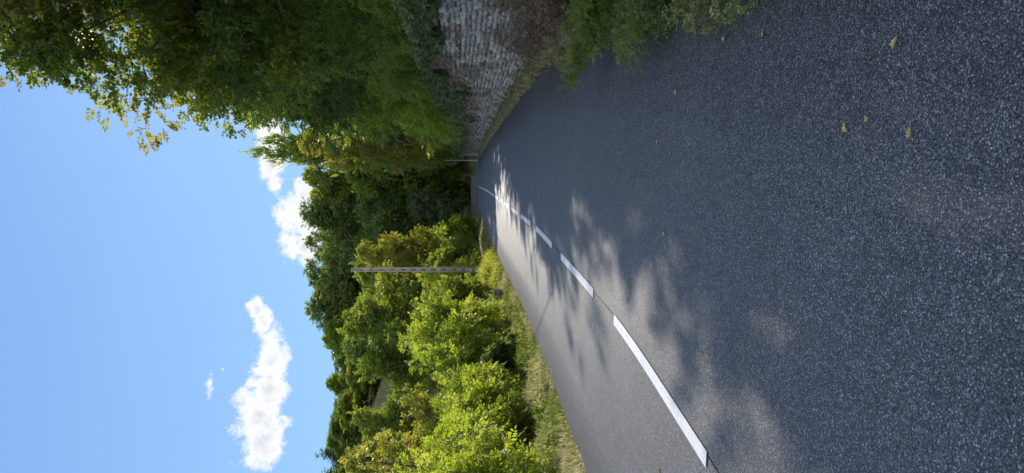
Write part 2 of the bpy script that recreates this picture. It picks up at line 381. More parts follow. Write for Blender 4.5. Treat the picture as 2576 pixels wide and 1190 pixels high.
make_tree('ash_tree',loc,bl,9000,.5,'pinnate',M_mid,'tall green ash tree with feathery crown behind stone wall',seed=14,width=.27,r0=.3,droop=.1,nsub=20,extra=3,ray=(CAM,SUN,1.2),fill=.32)
# shrubs crowning the wall
def shrub(name,x,y,zt,r,M,size,kind,mat,label,seed,zb=None,cat='shrub',width=.22,droop=.2,nb=6,group=None,flat=.55,spike=0,loose=False):
    rng=np.random.default_rng(seed); z=float(terr(x,y)); H=zt-z; zb0=.1*H if zb is None else zb-z; bl=[]
    for k in range(nb):
        an=2.4*k+rng.uniform(-.3,.3); rr=r*rng.uniform(.25,.85); hh=zb0+(H-zb0)*rng.uniform(.12,.62); br=r*rng.uniform(.25,.5)
        bl.append((rr*math.cos(an),rr*math.sin(an),hh,br,br,min(br,(H-zb0)*.34)))
    bl.append((0,0,zb0+(H-zb0)*.35,r*.6,r*.6,(H-zb0)*.3)); bl.append((r*.1,0,H-(H-zb0)*.32,r*.28,r*.28,(H-zb0)*.22))
    for k in range(spike):
        an=rng.uniform(0,6.28); rr=r*rng.uniform(.1,.9); hh=H*rng.uniform(.35,.8)*(1-.2*(rr/r)**2); ox,oy=rng.normal(0,.18,2)*r; ln=H*rng.uniform(.18,.36)
        for q in range(4):
            t=q/3; s=r*(.17-.035*q)
            bl.append((rr*math.cos(an)*(1+.35*t)+ox*t,rr*math.sin(an)*(1+.35*t)+oy*t,hh+ln*t*(1-.2*t),s,s,H*.055+.03))
    return make_tree(name,(x,y,z),bl,M,size,kind,mat,label,cat=cat,seed=seed,width=width,r0=max(.03,.016*H),droop=droop,nsub=9,subf=.4,group=group,stem='stem',foli='foliage',extra=1,flat=flat,fill=.15 if loose else .22)
G1='shrubs growing over the stone wall'
shrub('ivy_shrub',5.7,12.4,3.7,1.4,2600,.13,'fan',M_grey,'grey-green ivy thicket hanging over stone wall',21,zb=2.4,group=G1,droop=.5,spike=4)
shrub('ivy_shrub',5.6,16.4,4.3,1.4,2600,.2,'twig',M_mid,'green thicket hanging over stone wall',22,zb=2.45,group=G1,droop=.5,spike=5)
shrub('locust_shrub',5.7,19.5,5.6,1.6,1700,.36,'locust',M_mid,'fresh green locust shrub above stone wall',23,zb=2.3,group=G1,droop=.3,width=.22,spike=5)
shrub('locust_shrub',5.9,23.5,5.6,1.6,1900,.38,'locust',M_lime,'fresh green locust shrub above stone wall',24,zb=2.1,group=G1,droop=.3,width=.22,spike=5)
shrub('locust_shrub',6.4,29,5.8,1.8,1800,.42,'locust',M_lime,'fresh green locust shrub above stone wall',25,zb=2.0,group=G1,droop=.3,spike=5)
shrub('locust_shrub',7.2,37,6,2.0,1700,.45,'locust',M_lime,'fresh green locust shrub above stone wall',26,zb=2.1,group=G1,droop=.3,spike=5)
shrub('hazel_shrub',8.4,47,6.5,2.2,1800,.35,'alt',M_lime,'tall bright hazel shrub above stone wall',27,zb=2.0,group=G1,width=.3,spike=5)
shrub('hazel_shrub',9.6,60,8,2.6,1900,.4,'alt',M_yel,'tall hazel shrub above stone wall',28,zb=1.7,group=G1,width=.3,spike=5)
# brambles on right verge
GB='brambles on the verge'
shrub('dry_bramble',3.2,9.4,.95,.95,2900,.09,'alt',M_dry,'dry brown bramble spilling onto asphalt edge',31,group=GB,droop=.3,spike=8,width=.14)
shrub('dry_bramble',3.85,11.8,.85,.75,2300,.09,'alt',M_dry,'dry brown bramble at foot of wall',32,group=GB,droop=.3,spike=7,width=.14)
shrub('green_bramble',2.65,7.3,.7,.9,2900,.085,'alt',M_mid,'low green bramble creeping onto asphalt edge',33,group=GB,droop=.3,width=.3,spike=8)
shrub('green_bramble',2.15,5.6,.42,.75,2300,.075,'alt',M_oak,'low green bramble creeping onto asphalt edge',34,group=GB,droop=.3,width=.28,spike=6)
shrub('dry_bramble',1.85,4.4,.28,.55,1500,.06,'alt',M_dry,'low withered bramble creeping onto asphalt edge',35,group=GB,droop=.3,width=.2,spike=4)
# left side bright shrubs
G2='bright locust shrubs beside the road'
LB='bright yellow-green backlit locust shrub on verge'
def loc_(x,y,zt,r,M,s,mat,lab,seed,sp,size=.33): shrub('locust_shrub',x,y,zt,r,M,size,'locust',mat,lab,seed,group=G2,spike=sp,loose=True,width=.22,droop=.22,flat=.4,nb=5)
loc_(-5.6,12.2,2.0,1.35,1600,0,M_lime,LB,41,13)
loc_(-5.2,14.6,2.4,1.4,1700,0,M_lime,LB,42,14)
loc_(-5.6,16.6,3.3,1.7,2200,0,M_lime,LB,43,18)
loc_(-4.6,18.2,2.3,1.4,1600,0,M_lime,LB,44,14)
loc_(-3.9,22.4,3.1,1.4,1600,0,M_lime,LB,45,15,.36)
loc_(-3.2,25.4,4.0,1.3,1700,0,M_lime,LB,40,16,.36)
loc_(-6.8,14.0,2.7,1.5,1500,0,M_mid,'green locust shrub on verge',39,13)
loc_(-5.2,20.5,2.9,1.6,1700,0,M_lime,'bright green locust shrub on verge',36,15)
loc_(-4.7,16.2,1.2,.9,1000,0,M_mid,'low green locust shrub on verge',29,9,.28)
loc_(-3.9,28.5,3.2,1.4,1500,0,M_mid,'green locust shrub on verge',30,12,.36)
shrub('ivy_shrub',-3.4,20.4,1.3,.75,1500,.12,'fan',M_oak,'dark green ivy mound at road edge',46,spike=3)
shrub('autumn_shrub',-7.0,21,4.8,2.1,2800,.22,'twig',M_yel,'orange-green oak shrub behind locust bushes',47,width=.35,spike=14)
shrub('autumn_shrub',-8.3,27,5.0,2.0,2600,.24,'twig',M_yel,'yellowing oak shrub behind locust bushes',48,width=.35,spike=12)
shrub('hazel_shrub',-3.2,32,3.8,1.4,2000,.22,'alt',M_mid,'green hazel shrub beside concrete pole',49,width=.35,spike=9)
shrub('hazel_shrub',-5.0,31,4.4,1.7,2200,.24,'alt',M_mid,'green hazel shrub behind locust bushes',50,width=.35,spike=9)
shrub('hazel_shrub',-11.0,34,6.4,2.4,2400,.26,'alt',M_oak,'dark green hazel shrub behind locust bushes',37,width=.35,spike=8)
shrub('locust_shrub',-3.2,44,4.4,1.8,1800,.4,'locust',M_lime,'tall bright green locust shrub behind pole',51,spike=8)
shrub('hazel_shrub',-1.9,55,5.0,2.0,1800,.34,'alt',M_mid,'green hazel shrub at road edge',52,width=.35,spike=6)
shrub('hazel_shrub',-.4,72,5.5,2.2,1800,.4,'alt',M_lime,'light green hazel shrub at road edge',53,width=.35,spike=6)

# generic trees : local size height 12 radius 4
def gen_blobs(rng,n,R,z0,z1,br):
    out=[]
    for k in range(n):
        t=(k+.5)/n; z=z0+(z1-z0)*t; rr=R*math.sqrt(max(.08,1-(2*t-.95)**2))*.68*rng.uniform(.45,1.25); an=k*2.4+rng.uniform(-.4,.4)
        b=br*rng.uniform(.5,1.25); out.append((rr*math.cos(an),rr*math.sin(an),z,b,b,b*.8))
    out.append((0,0,(z0+z1)/2,R*.45,R*.45,(z1-z0)*.34)); return out
def variant(name,mat,seed,label,kind='alt',size=.42,width=.36,M=5600,n=15,z0=2.2,z1=10.8,R=4,br=1.45,**k):
    rng=np.random.default_rng(seed)
    return make_tree(name,(0,0,0),gen_blobs(rng,n,R,z0,z1,br),M,size,kind,mat,label,seed=seed,width=width,r0=.25,nsub=14,subf=.32,extra=2,**k)
GF='trees of the wooded hillside'
VO=[variant('oak_tree',M_oak,101,'dark green oak tree on wooded hillside',group=GF,z0=1.2),
    variant('oak_tree',M_oak,102,'dark green oak tree on wooded hillside',group=GF,n=18,br=1.35,z0=1.2),
    variant('oak_tree',M_mid,103,'mid green oak tree on wooded hillside',group=GF,n=12,br=1.8,z0=1.2)]
VM=[variant('maple_tree',M_mid,104,'light green maple tree beside road',M=5600,size=.36),variant('maple_tree',M_yel,105,'yellow-green maple tree starting to turn',M=5600,size=.34,br=1.3)]
VW=[variant('willow_tree',M_grey,106,'pale grey-green willow tree behind parapet',M=4500,size=.4,z0=1.0,droop=.6)]
cb=[]
for k in range(11):
    t=k/10; cb.append((0,0,1.5+9.8*t,2.6*(1-t)+.25,2.6*(1-t)+.25,.8))
VC=[make_tree('conifer_tree',(0,0,0),cb,3200,.5,'needle',M_con,'dark pointed conifer on hillside',seed=107,width=.16,r0=.2,extra=1,group=GF)]
pb=[(.15*math.cos(k*2),.15*math.sin(k*2),1.5+k*1.0,1.1*math.sin(math.pi*(k+1.6)/13)+.15,1.1*math.sin(math.pi*(k+1.6)/13)+.15,1.0) for k in range(11)]
VP=[make_tree('poplar_tree',(0,0,0),pb,3600,.3,'alt',M_mid,'tall narrow poplar tree behind the road',seed=108,width=.34,r0=.2,extra=1,droop=-.5,group=GF)]
used=set()
rp=np.random.default_rng(55)
def place(var,x,y,zt,r,label=None):
    z=float(terr(x,y))-.1; sz=(zt-z)/12.0; sx=r/4*1.15
    src=var[rp.integers(0,len(var))]; rot=rp.uniform(0,6.28)
    for q in var:
        if q.name not in used: src=q
    if src.name not in used:
        used.add(src.name); src.location=(x,y,z); src.scale=(sx,sx,sz); src.rotation_euler=(0,0,rot)
        if label: src['label']=label
        return src
    return copy_tree(src,(x,y,z),(sx,sx,sz),rot,label)
for a in [(10.5,130,31.6,6),(4.7,130,30.9,5.8),(-1.1,131,31.4,6),(-6.4,121,29.5,6),(-11.9,121,28,5.6),(-16.5,116,25,4.8),(-28,175,33.5,5.5),(-36.5,178,34.8,5),(-45,175,35,6),(-52,170,33,6),
          (-38.5,136,27.5,3.6),(-27.5,136,28,3.6),(-43.5,150,30.8,4.5),(-47,136,28,5),(16,128,32,6),(22,122,28,6),(30,128,30,6),(-22,133,26.5,5),(-17,130,26.5,5),(-58,140,30,6),(-55,120,26,6),(-20,165,33,6),
          (-9,140,31.5,6),(0,150,32,6),(8,150,33,6),(-15,150,30,5),(9.3,109,20.5,4.8),(3.4,110,19.5,5),(-3,106,18,5),(-9,100,17,5),(15,110,18,5),(21,112,18,5),(28,112,18,6),(36,114,18,6),
          (-13.0,86,16,4.0),(-38,110,19.5,4.5),(-43,112,21,5),(6.5,118,14,4.5),(-28,118,22.5,4.6),(-22.5,116,21,4),(-33,126,25,4.5),(-15,106,18.5,4),(-33,100,17,3.2),(-37,98,17,4)]:
    place(VO,*a)
for a in [(-4,76,13.8,4),(-6.2,55,11.3,3.7),(-8.6,50,9.4,2.8),(-16.2,63,12.0,2.4),(-19.6,63,12.6,3.2),(12.5,78,17,4),(11,88,15,3),(-24,66,12.5,3.5),(-14.2,42,7.0,2.6),(-24,76,14.5,3)]:
    place([VM[0]],*a)
for a in [(-1.9,66,11.8,2.6),(9.2,64,14.5,2.8),(9.4,71,18,3.6),(-5,66,10,2.8),(11.0,80,17,3.2)]:
    place([VM[1]],*a)
place(VW,4.3,104.5,10.5,2.8); place(VW,-1.5,98,9,3); place(VW,0.8,88,5.5,2.4)
place(VC,-44,146,31.5,5.0); place(VC,-47.5,145,30,5); place(VC,-50.5,140,30,5)
place(VP,10.4,91,27,4.6); place(VP,12.2,93,26,4.6); place(VP,12.4,100,25,4.6)

# ------------------------------------------------------------------ dry stone wall
rw=np.random.default_rng(9); WV=[];WF=[];WT=[];off=0
ysl=np.arange(5,77,.02); wxs=wall_x(ysl); al=np.concatenate([[0],np.cumsum(np.hypot(np.diff(ysl),np.diff(wxs)))])
L=al[-1]; z=-.05; G=5; uu=np.linspace(-1,1,G)
while z<2.46:
    hrow=rw.uniform(.07,.16); s=rw.uniform(-.2,0)
    while s<L:
        w=hrow*rw.uniform(.9,2.6); sm=s+w/2
        if sm<L:
            yy=np.interp(sm,al,ysl); xx=np.interp(sm,al,wxs); y2=np.interp(sm+.1,al,ysl); x2=np.interp(sm+.1,al,wxs)
            t=np.array([x2-xx,y2-yy,0]); t/=np.linalg.norm(t)+1e-9; n=np.array([-t[1],t[0],0])
            prot=rw.uniform(.0,.06); tilt=rw.normal(0,.1); bul=rw.uniform(.015,.04)
            jit=rw.normal(0,.012,(G,G,2)); zz=z+hrow/2+.025*math.sin(sm*.5)+rw.normal(0,.015)
            hh_=hrow*rw.uniform(.8,1.15)
            pts=[]
            for a_ in range(G):
                for b_ in range(G):
                    u,v_=uu[a_],uu[b_]; m_=max(abs(u),abs(v_)); dpt=-.1 if m_>.99 else prot+bul*(1-m_**4)+rw.normal(0,.01)
                    k=(1-.12*(abs(u*v_)>.99)) 
                    du=u*w/2*.99*k+jit[a_,b_,0]; dv=v_*hh_/2*.99*k+jit[a_,b_,1]
                    pts.append(np.array([xx,yy,zz])+t*(du-dv*tilt)+n*dpt+np.array([0,0,dv+du*tilt]) )
            WV.append(pts)
            for a_ in range(G-1):
                for b_ in range(G-1):
                    q=off+a_*G+b_; WF.append((q,q+G,q+G+1,q+1))
            WT+= [float(np.clip(rw.normal(.52,.24),0,1))]*((G-1)**2); off+=G*G
        s+=w
    z+=hrow
V=np.array(WV).reshape(-1,3)
e=obj('stone_wall',mesh_np('stone_wall',V,np.array(WF),M_stone,WT),label='old dry-stone retaining wall of rough grey stones',cat='wall')
yb=np.arange(5,77,1.0); xb=wall_x(yb)
rowsb=[np.column_stack([xb+.06,yb,np.full(len(yb),-.1)]),np.column_stack([xb+.06,yb,np.full(len(yb),2.42)]),np.column_stack([xb+.75,yb,np.full(len(yb),2.44)])]
v,f=strips(rowsb); M_core=simple('wall_earth',(.07,.06,.05),(.14,.12,.09),10)
obj('wall_core',mesh_np('wall_core',v,f,M_core),parent=e)
# dry creeper on wall
def patch(name,n,fx,size,kind,mat,seed,label,kindobj='stuff',width=.25,droop=.5,cat=None):
    rng=np.random.default_rng(seed); P,t=fx(rng,n); D=norm(rng.normal(0,1,(len(P),3))*.7+np.array([-.5,0,-droop]))
    v,f,tt=sprig_mesh(P,D,size,kind,width,rng,t,.2,.3)
    o=obj(name,mesh_np(name,v,f,mat,tt),label=label,kind=kindobj)
    if cat:o['category']=cat
    return o
def creeper(rng,n):
    y=rng.uniform(17,75,n); top=np.interp(y,[17,19.5,24,40,75],[.2,1.1,1.3,1.7,2.2]); m=np.sin(y*1.1)*.4+np.sin(y*2.7)*.3
    z=2.6-rng.random(n)**1.1*(top+m)
    x=wall_x(y)-.06-rng.random(n)*.2*(1+.5*np.sin(y*3)); return np.column_stack([x,y,z]),rng.uniform(.2,.8,n)
patch('wall_creeper',7000,creeper,.1,'alt',M_vine,61,'withered grey-brown creeper covering stone wall',cat='creeper')
def creeper2(rng,n):
    y=rng.uniform(9,75,n); z=2.75-rng.random(n)**1.6*(.9+.35*np.sin(y*1.7)+.3*np.sin(y*.6))*np.interp(y,[9,18,26],[.4,.5,1.0])
    x=wall_x(y)-.05-rng.random(n)*.3; return np.column_stack([x,y,z]),rng.uniform(.2,.8,n)
patch('hanging_ivy',7000,creeper2,.13,'fan',M_grey,62,'ivy hanging from top of stone wall',cat='ivy')
def foot(rng,n):
    y=8+rng.random(n)**1.3*66; k=rng.random(n)**.7; rx=right_x(y); wx=wall_x(y); x=rx+.03+(wx-rx-.05)*k; z=rng.random(n)**1.5*.24*(.3+k)*(1+.6*np.sin(y*2)); return np.column_stack([x,y,z]),rng.uniform(.3,1,n)
patch('verge_weeds',4000,foot,.09,'alt',M_grass,63,'weeds and dead leaves at foot of wall')
patch('verge_litter',5000,foot,.08,'alt',M_dry,64,'dry stems along foot of wall')
def nearvine(rng,n):
    y=rng.uniform(9,16.5,n); z=rng.random(n)**1.7*(.95+.4*np.sin(y*2.2)); x=wall_x(y)-.08-rng.random(n)*.3*(1-z*.5); return np.column_stack([x,y,z]),rng.uniform(.1,.9,n)
patch('wall_creeper',3200,nearvine,.09,'alt',M_dry,69,'dry brown twigs climbing the wall foot',width=.12,droop=-.3,cat='creeper')
def nearfoot(rng,n):
    y=3.0+rng.random(n)*9; x=right_x(y)-.08+rng.exponential(.22,n)-.1*rng.random(n)*(1+np.sin(y*3)); return np.column_stack([x,y,.0+rng.random(n)**1.5*.16]),rng.uniform(.1,1,n)
patch('verge_weeds',3200,nearfoot,.06,'alt',M_grass,68,'ragged low weeds along near asphalt edge',width=.22,droop=-.1)

# ------------------------------------------------------------------ grass
def blades(name,P,h,lean,mat,seed,label,tint,w=.012):
    rng=np.random.default_rng(seed); n=len(P); an=rng.uniform(0,6.28,n); d=np.column_stack([np.cos(an),np.sin(an),np.zeros(n)])
    hh=h*rng.uniform(.4,1.25,n)[:,None]; a2=rng.uniform(0,6.28,n); ld=np.column_stack([np.cos(a2),np.sin(a2),np.zeros(n)])*lean*rng.uniform(.1,1,n)[:,None]
    ww=(w*rng.uniform(.6,1.5,n)*np.clip(P[:,1]/14,.45,5))[:,None]
    m=P+np.array([0,0,1])*hh*.6+ld*hh*.35; tp=P+np.array([0,0,1])*hh*.95+ld*hh
    V2=np.stack([m-d*ww*.7,m+d*ww*.7,tp+d*ww*.1,tp-d*ww*.1],1).reshape(-1,3)
    V1=np.stack([P-d*ww,P+d*ww,m+d*ww*.7,m-d*ww*.7],1).reshape(-1,3)
    V=np.vstack([V1,V2]); F=np.arange(len(V)).reshape(-1,4); tt=np.concatenate([tint,tint])
    return obj(name,mesh_np(name,V,F,mat,tt),label=label,kind='stuff')
rgz=np.random.default_rng(77)
def lv(n,y0,y1,w0,w1,p=1.6):
    y=y0+(y1-y0)*rgz.random(n)**p; k=rgz.random(n); x=left_x(y)-.02-(w0+(w1-w0)*k); z=terr(x,y); return np.column_stack([x,y,z])
P=lv(70000,6,90,0,2.7); ti=np.clip(.5+.3*np.sin(P[:,0]*3+P[:,1]*1.1)+.2*np.sin(P[:,1]*3.3)+rgz.normal(0,.2,len(P)),0,1)
hg=(.05+.19*np.clip((left_x(P[:,1])-P[:,0])/1.3,0,1)*(1+.8*np.sin(P[:,1]*2.1+P[:,0]*2)))[:,None]
blades('verge_grass',P,hg,1.1,M_grass,71,'dry and green grass on sunlit verge',ti)
y=rgz.uniform(3,76,12000); x=np.maximum(wall_x(y)-rgz.random(12000)*.9,right_x(y)+.02+rgz.random(12000)*.3); P=np.column_stack([x,y,terr(x,y)*0-.03])
blades('verge_grass',P,.16,.9,M_grass,72,'short grass at foot of wall',rgz.uniform(.3,1,len(P)))
# tufts and low weeds in the left verge
def tuft(rng,n):
    c=rng.integers(0,90,n); cr=np.random.default_rng(5); cy=7+cr.random(90)**1.4*45; co_=cr.uniform(.4,2.4,90)
    y=cy[c]+rng.normal(0,.18,n); x=left_x(y)-co_[c]+rng.normal(0,.18,n); return np.column_stack([x,y,terr(x,y)+rng.random(n)*.2]),cr.uniform(0,.7,90)[c]
patch('verge_weeds',9000,tuft,.11,'alt',M_grass,66,'low leafy weeds in the verge grass',droop=-.4,width=.3)
# tall golden grass mound at the pole
n=9000; a=rgz.uniform(0,6.28,n); r=np.sqrt(rgz.random(n)); P=np.column_stack([-1.8+.95*r*np.cos(a)*(1+.25*np.sin(a*3)),36.5+4.6*r*np.sin(a),np.zeros(n)]); k=P[:,0]<left_x(P[:,1])+.12; P=P[k]; r=r[k]
hg=(.15+.85*(1-r**2)*(.8+.25*np.sin(P[:,1]*2)+.2*np.sin(P[:,0]*5)))[:,None]
blades('tall_grass',P,hg,.7,M_gold,73,'tall golden backlit grass below pole',rgz.random(len(P)),w=.01)
# hillside meadow
n=16000; x=rgz.uniform(-32,-10,n); y=rgz.uniform(78,112,n); P=np.column_stack([x,y,terr(x,y)])
blades('meadow_grass',P,.5,.7,M_grass,74,'dry meadow grass on hillside',np.clip(rgz.normal(.75,.2,n),0,1),w=.012)
# leaf litter on verge edges
def litter(rng,n):
    y=5+rng.random(n)**1.5*50; s=rng.random(n)<.65
    x=np.where(s,left_x(y)-.1-rng.exponential(.25,n)+.12,right_x(y)+.1+rng.exponential(.2,n)-.2); return np.column_stack([x,y,np.where(s,0.01,.02)+rng.random(n)*.05]),rng.uniform(.3,1,n)
patch('leaf_litter',2400,litter,.045,'alt',M_dry,65,'fallen brown leaves along road edges')

# fallen leaves on the road (individual)
M_fallen=simple('fallen_leaf_tissue',(.34,.25,.1),(.62,.5,.24),3,rough=.7,bump=.3)
def leaf_mesh(seed):
    rng=np.random.default_rng(seed); N=11; V=[];F=[]
    cu=rng.uniform(.3,.8); tw=rng.uniform(-.5,.5)
    for k in range(N):
        t=k/(N-1); wd=.3*math.sin(math.pi*min(1,t**.8*.97+.02))*(1+.3*math.sin(k*2.1+seed)); z0=.06+cu*(t-.5)**2
        for s,zz in ((-1,.7),(-.5,.15),(0,0),(.5,.15),(1,.6)):
            V.append((t-.5,s*wd+.06*math.sin(t*4),z0+zz*wd*(1+.5*rng.random())+tw*s*wd*(t-.5)))
    for k in range(N-1):
        for q in range(4):
            a=k*5+q; F.append((a,a+1,a+6,a+5))
    b=len(V); V+=[(-.5,-.012,.1),(-.5,.012,.1),(-.78,.01,.14),(-.78,-.01,.14)]; F.append((b,b+1,b+2,b+3))
    return mesh_np('fallen_leaf',np.array(V),np.array(F),M_fallen,smooth=True)
lm=[leaf_mesh(s) for s in range(4)]
pts=[(.376,2.5,.045),(.48,2.78,.042),(.47,2.94,.048),(.74,2.6,.052),(1.12,5.4,.04),(.8,5.9,.04),(.89,7.4,.04),(.02,5.65,.05),(-.62,6.9,.05),(-1.94,5.8,.06),(1.53,14.3,.07),(1.9,9.5,.045),(1.5,10.2,.045),(-1.6,9.3,.045),(.3,12.8,.05),(2.3,11.6,.06),(1.25,4.4,.05),(1.12,3.8,.055)]
for k,(x,y,s) in enumerate(pts):
    cx=np.interp(y,C[:,1],C[:,0]); o=obj('fallen_leaf',lm[k%4],(x,y,crown_z(x-cx)+.002),label='curled tan fallen leaf lying on asphalt',cat='leaf',group='fallen leaves on the road')
    o.scale=(s,s,s); o.rotation_euler=(rgz.normal(0,.15),rgz.normal(0,.15),rgz.uniform(0,6.28))

# ------------------------------------------------------------------ utility pole (perforated concrete)
e=obj('utility_pole',None,(-1.85,40,-.1),label='perforated brown concrete utility pole in verge',cat='pole')
H=7.95; parts=[]
def taper(z): return .17-.075*z/H
RW=.1
for sgn in (-1,1):
    v=[];
    for z in (0,H):
        t=taper(z); x0,x1=sgn*t,sgn*(t-RW*(1-.45*z/H)); 
        for x,y in ((x0,-.13+.04*z/H),(x1,-.13+.04*z/H),(x1,.13-.04*z/H),(x0,.13-.04*z/H)): v.append((x,y,z))
    parts.append((np.array(v),np.array([(0,3,2,1),(4,5,6,7),(0,1,5,4),(1,2,6,5),(2,3,7,6),(3,0,4,7)])))
z=.0
while z<H-.25:
    t=taper(z+.28)-RW*(1-.45*z/H)+.004
    hh=.48 if 1.2<z<H-1.8 else .568
    parts.append(box(0,0,z+hh/2,2*t,.165,hh))
    z+=.57
parts.append(box(0,0,H+.04,.21,.2,.08))
v,f=merge(parts); obj('pole_shaft',mesh_np('pole_shaft',v,f,M_conc),parent=e)
v,f=merge([tube([(0,-.1,H-.22),(0,-.26,H-.22),(0,-.26,H-.15)],[.015,.015,.015],6),tube([(0,-.26,H-.15),(0,-.26,H-.05)],[.04,.03],8)])
obj('cable_hook',mesh_np('cable_hook',v,f,M_metal,smooth=True),parent=e)
a=np.array([-1.85,39.74,7.7]); b=np.array([8.6,10.5,8.6]); pp=[]
for t in np.linspace(0,1,40): p=a+(b-a)*t; p[2]-=.9*4*t*(1-t); pp.append(p)
v,f=tube(pp,[.016]*40,6); obj('overhead_cable',mesh_np('overhead_cable',v,f,M_wire,smooth=True),label='thin black overhead cable hanging from concrete pole',cat='cable')
# slim metal post far along the road
e=obj('street_lamp',None,(9.3,87,0),label='slim grey metal lamp post at road bend',cat='street lamp')
v,f=tube([(0,0,-.1),(0,0,.8),(0,0,.85),(0,0,6.0)],[.08,.08,.06,.045],10); obj('post',mesh_np('lamp_post',v,f,M_metal,smooth=True),parent=e)
v,f=merge([tube([(0,0,5.95),(.1,.2,6.1),(.2,.4,6.15)],[.03,.03,.03],8),box(.3,.6,6.15,.2,.45,.08,.8)]); obj('lamp_head',mesh_np('lamp_head',v,f,M_metal),parent=e)
# small marker block at the verge
v,f=merge([box(0,0,.22,.26,.2,.44,.9),box(0,0,.462,.28,.22,.05,.8)])
obj('marker_stone',mesh_np('marker_stone',v,f,M_parapet),(-2.3,29.2,-.05),label='small grey boundary stone on grassy verge',cat='marker')
# parapet across the bend
e=obj('parapet_wall',None,(0,0,0),label='low grey stone parapet with coping at bend',cat='wall')
parts=[];cop=[]; rr=np.random.default_rng(4)
px=[(2.6,97.5),(4.6,101.5),(8.8,104)]
for (x0,y0),(x1,y1) in zip(px[:-1],px[1:]):
    Ls=math.hypot(x1-x0,y1-y0); an=math.atan2(y1-y0,x1-x0); n=int(Ls/.4)
    R=np.array([[math.cos(an),-math.sin(an),0],[math.sin(an),math.cos(an),0],[0,0,1]])
    for k in range(n):
        for r_ in range(3):
            v,f=box((k+.5)*Ls/n,0,.1+r_*.19-.03,Ls/n-.02,.4+rr.uniform(-.03,.03),.175); parts.append((v@R.T+np.array([x0,y0,0]),f))
    n2=int(Ls/1.2)
    for k in range(n2):
        v,f=box((k+.5)*Ls/n2,0,.62,Ls/n2-.015,.52,.1); cop.append((v@R.T+np.array([x0,y0,0]),f))
v,f=merge(parts); obj('wall_courses',mesh_np('wall_courses',v,f,M_parapet),parent=e)
v,f=merge(cop); obj('coping',mesh_np('coping',v,f,M_parapet),parent=e)
# wire mesh fence after the wall
e=obj('mesh_fence',None,(0,0,0),label='grey wire mesh fence at end of wall',cat='fence')
fy=np.linspace(77,86,7); fx=wall_x(fy)+.0
for x,y in zip(fx,fy):
    v,f=tube([(x,y,-.1),(x,y,2.2)],[.035,.03],8); obj('fence_post',mesh_np('fence_post',v,f,M_metal,smooth=True),parent=e)
parts=[]
for z in np.arange(.1,2.15,.15): parts.append(tube([(fx[0],fy[0],z),(fx[3],fy[3],z),(fx[-1],fy[-1],z)],[.006]*3,4))
for y in np.arange(77,86,.2): x=float(wall_x(y)); parts.append(tube([(x,y,.05),(x,y,2.1)],[.005]*2,4))
v,f=merge(parts); obj('wire_mesh',mesh_np('wire_mesh',v,f,M_metal),parent=e)

# house on the hill
hx,hy=-33.5,152; hz=float(terr(hx,hy))
e=obj('house',None,(hx,hy,hz-.3),label='pale plastered house with brown tiled roof on hill',cat='house')
wv,wf=box(0,0,2.4,9,7,4.8); obj('house_wall',mesh_np('house_wall',wv,wf,M_plaster),parent=e)
rv=np.array([(-5,-4,4.75),(5,-4,4.75),(5,0,7),(-5,0,7),(-5,4,4.75),(5,4,4.75),(-5,-4,4.95),(5,-4,4.95),(5,0,7.2),(-5,0,7.2),(-5,4,4.95),(5,4,4.95)])
rf=np.array([(0,3,2,1),(3,4,5,2),(6,7,8,9),(9,8,11,10),(0,1,7,6),(4,10,11,5),(0,6,9,3),(3,9,10,4),(1,2,8,7),(2,5,11,8)])
ro=obj('roof',mesh_np('roof',rv,rf,M_roof),parent=e)
v,f=merge([box(2.5,1,7.0,.7,.7,1.2),box(2.5,1,7.65,.85,.85,.12)]); obj('chimney',mesh_np('chimney',v,f,M_plaster),parent=ro)
gv=np.array([(-4.5,-3.5,4.8),(-4.5,3.5,4.8),(-4.5,0,6.75),(-4.4,-3.5,4.8),(-4.4,3.5,4.8),(-4.4,0,6.75)])
for sx in (1,-1):
    g=gv*np.array([sx,1,1]); obj('gable',mesh_np('gable',g,np.array([(0,1,2),(3,5,4)]),M_plaster),parent=e)
for wx_ in (-3,0.2,3):
    for wz in (1.4,3.6):
        if wx_==.2 and wz==1.4:
            v,f=box(wx_,-3.53,1.1,1.0,.08,2.2); obj('door',mesh_np('door',v,f,M_wood),parent=e); continue
        v,f=box(wx_,-3.515,wz,.8,.04,1.1); w=obj('window',mesh_np('window',v,f,M_glass),parent=e)
        v,f=merge([box(wx_-.45,-3.54,wz,.08,.1,1.26),box(wx_+.45,-3.54,wz,.08,.1,1.26),box(wx_,-3.54,wz+.59,.82,.1,.08),box(wx_,-3.54,wz-.59,.82,.1,.08)])
        obj('window_frame',mesh_np('window_frame',v,f,M_wood),parent=w)

# ------------------------------------------------------------------ light, sky
sd=bpy.data.lights.new('sun','SUN'); sd.energy=5; sd.angle=math.radians(.45); sd.color=(1,.91,.78)
so=bpy.data.objects.new('sun',sd); so.rotation_euler=Vector(SUN).to_track_quat('Z','Y').to_euler(); link(so)
w=bpy.data.worlds.new('World'); scene.world=w; w.use_nodes=True; nt=w.node_tree; nt.nodes.clear()
out=nt.nodes.new('ShaderNodeOutputWorld'); bg=nt.nodes.new('ShaderNodeBackground'); bg.inputs[1].default_value=.15
sk=nt.nodes.new('ShaderNodeTexSky'); sk.sky_type='NISHITA'; sk.sun_disc=False
sk.sun_elevation=math.asin(SUN[2]); sk.sun_rotation=math.atan2(SUN[0],SUN[1]); sk.air_density=1.0; sk.dust_density=.3; sk.ozone_density=2.5
tc=nt.nodes.new('ShaderNodeTexCoord'); gen=tc.outputs['Generated']
def vm(op,a,b=None):
    n=nt.nodes.new('ShaderNodeVectorMath'); n.operation=op
    for i,x in enumerate((a,b)):
        if x is None: continue
        if isinstance(x,tuple): n.inputs[i].default_value=x
        else: nt.links.new(x,n.inputs[i])
    return n
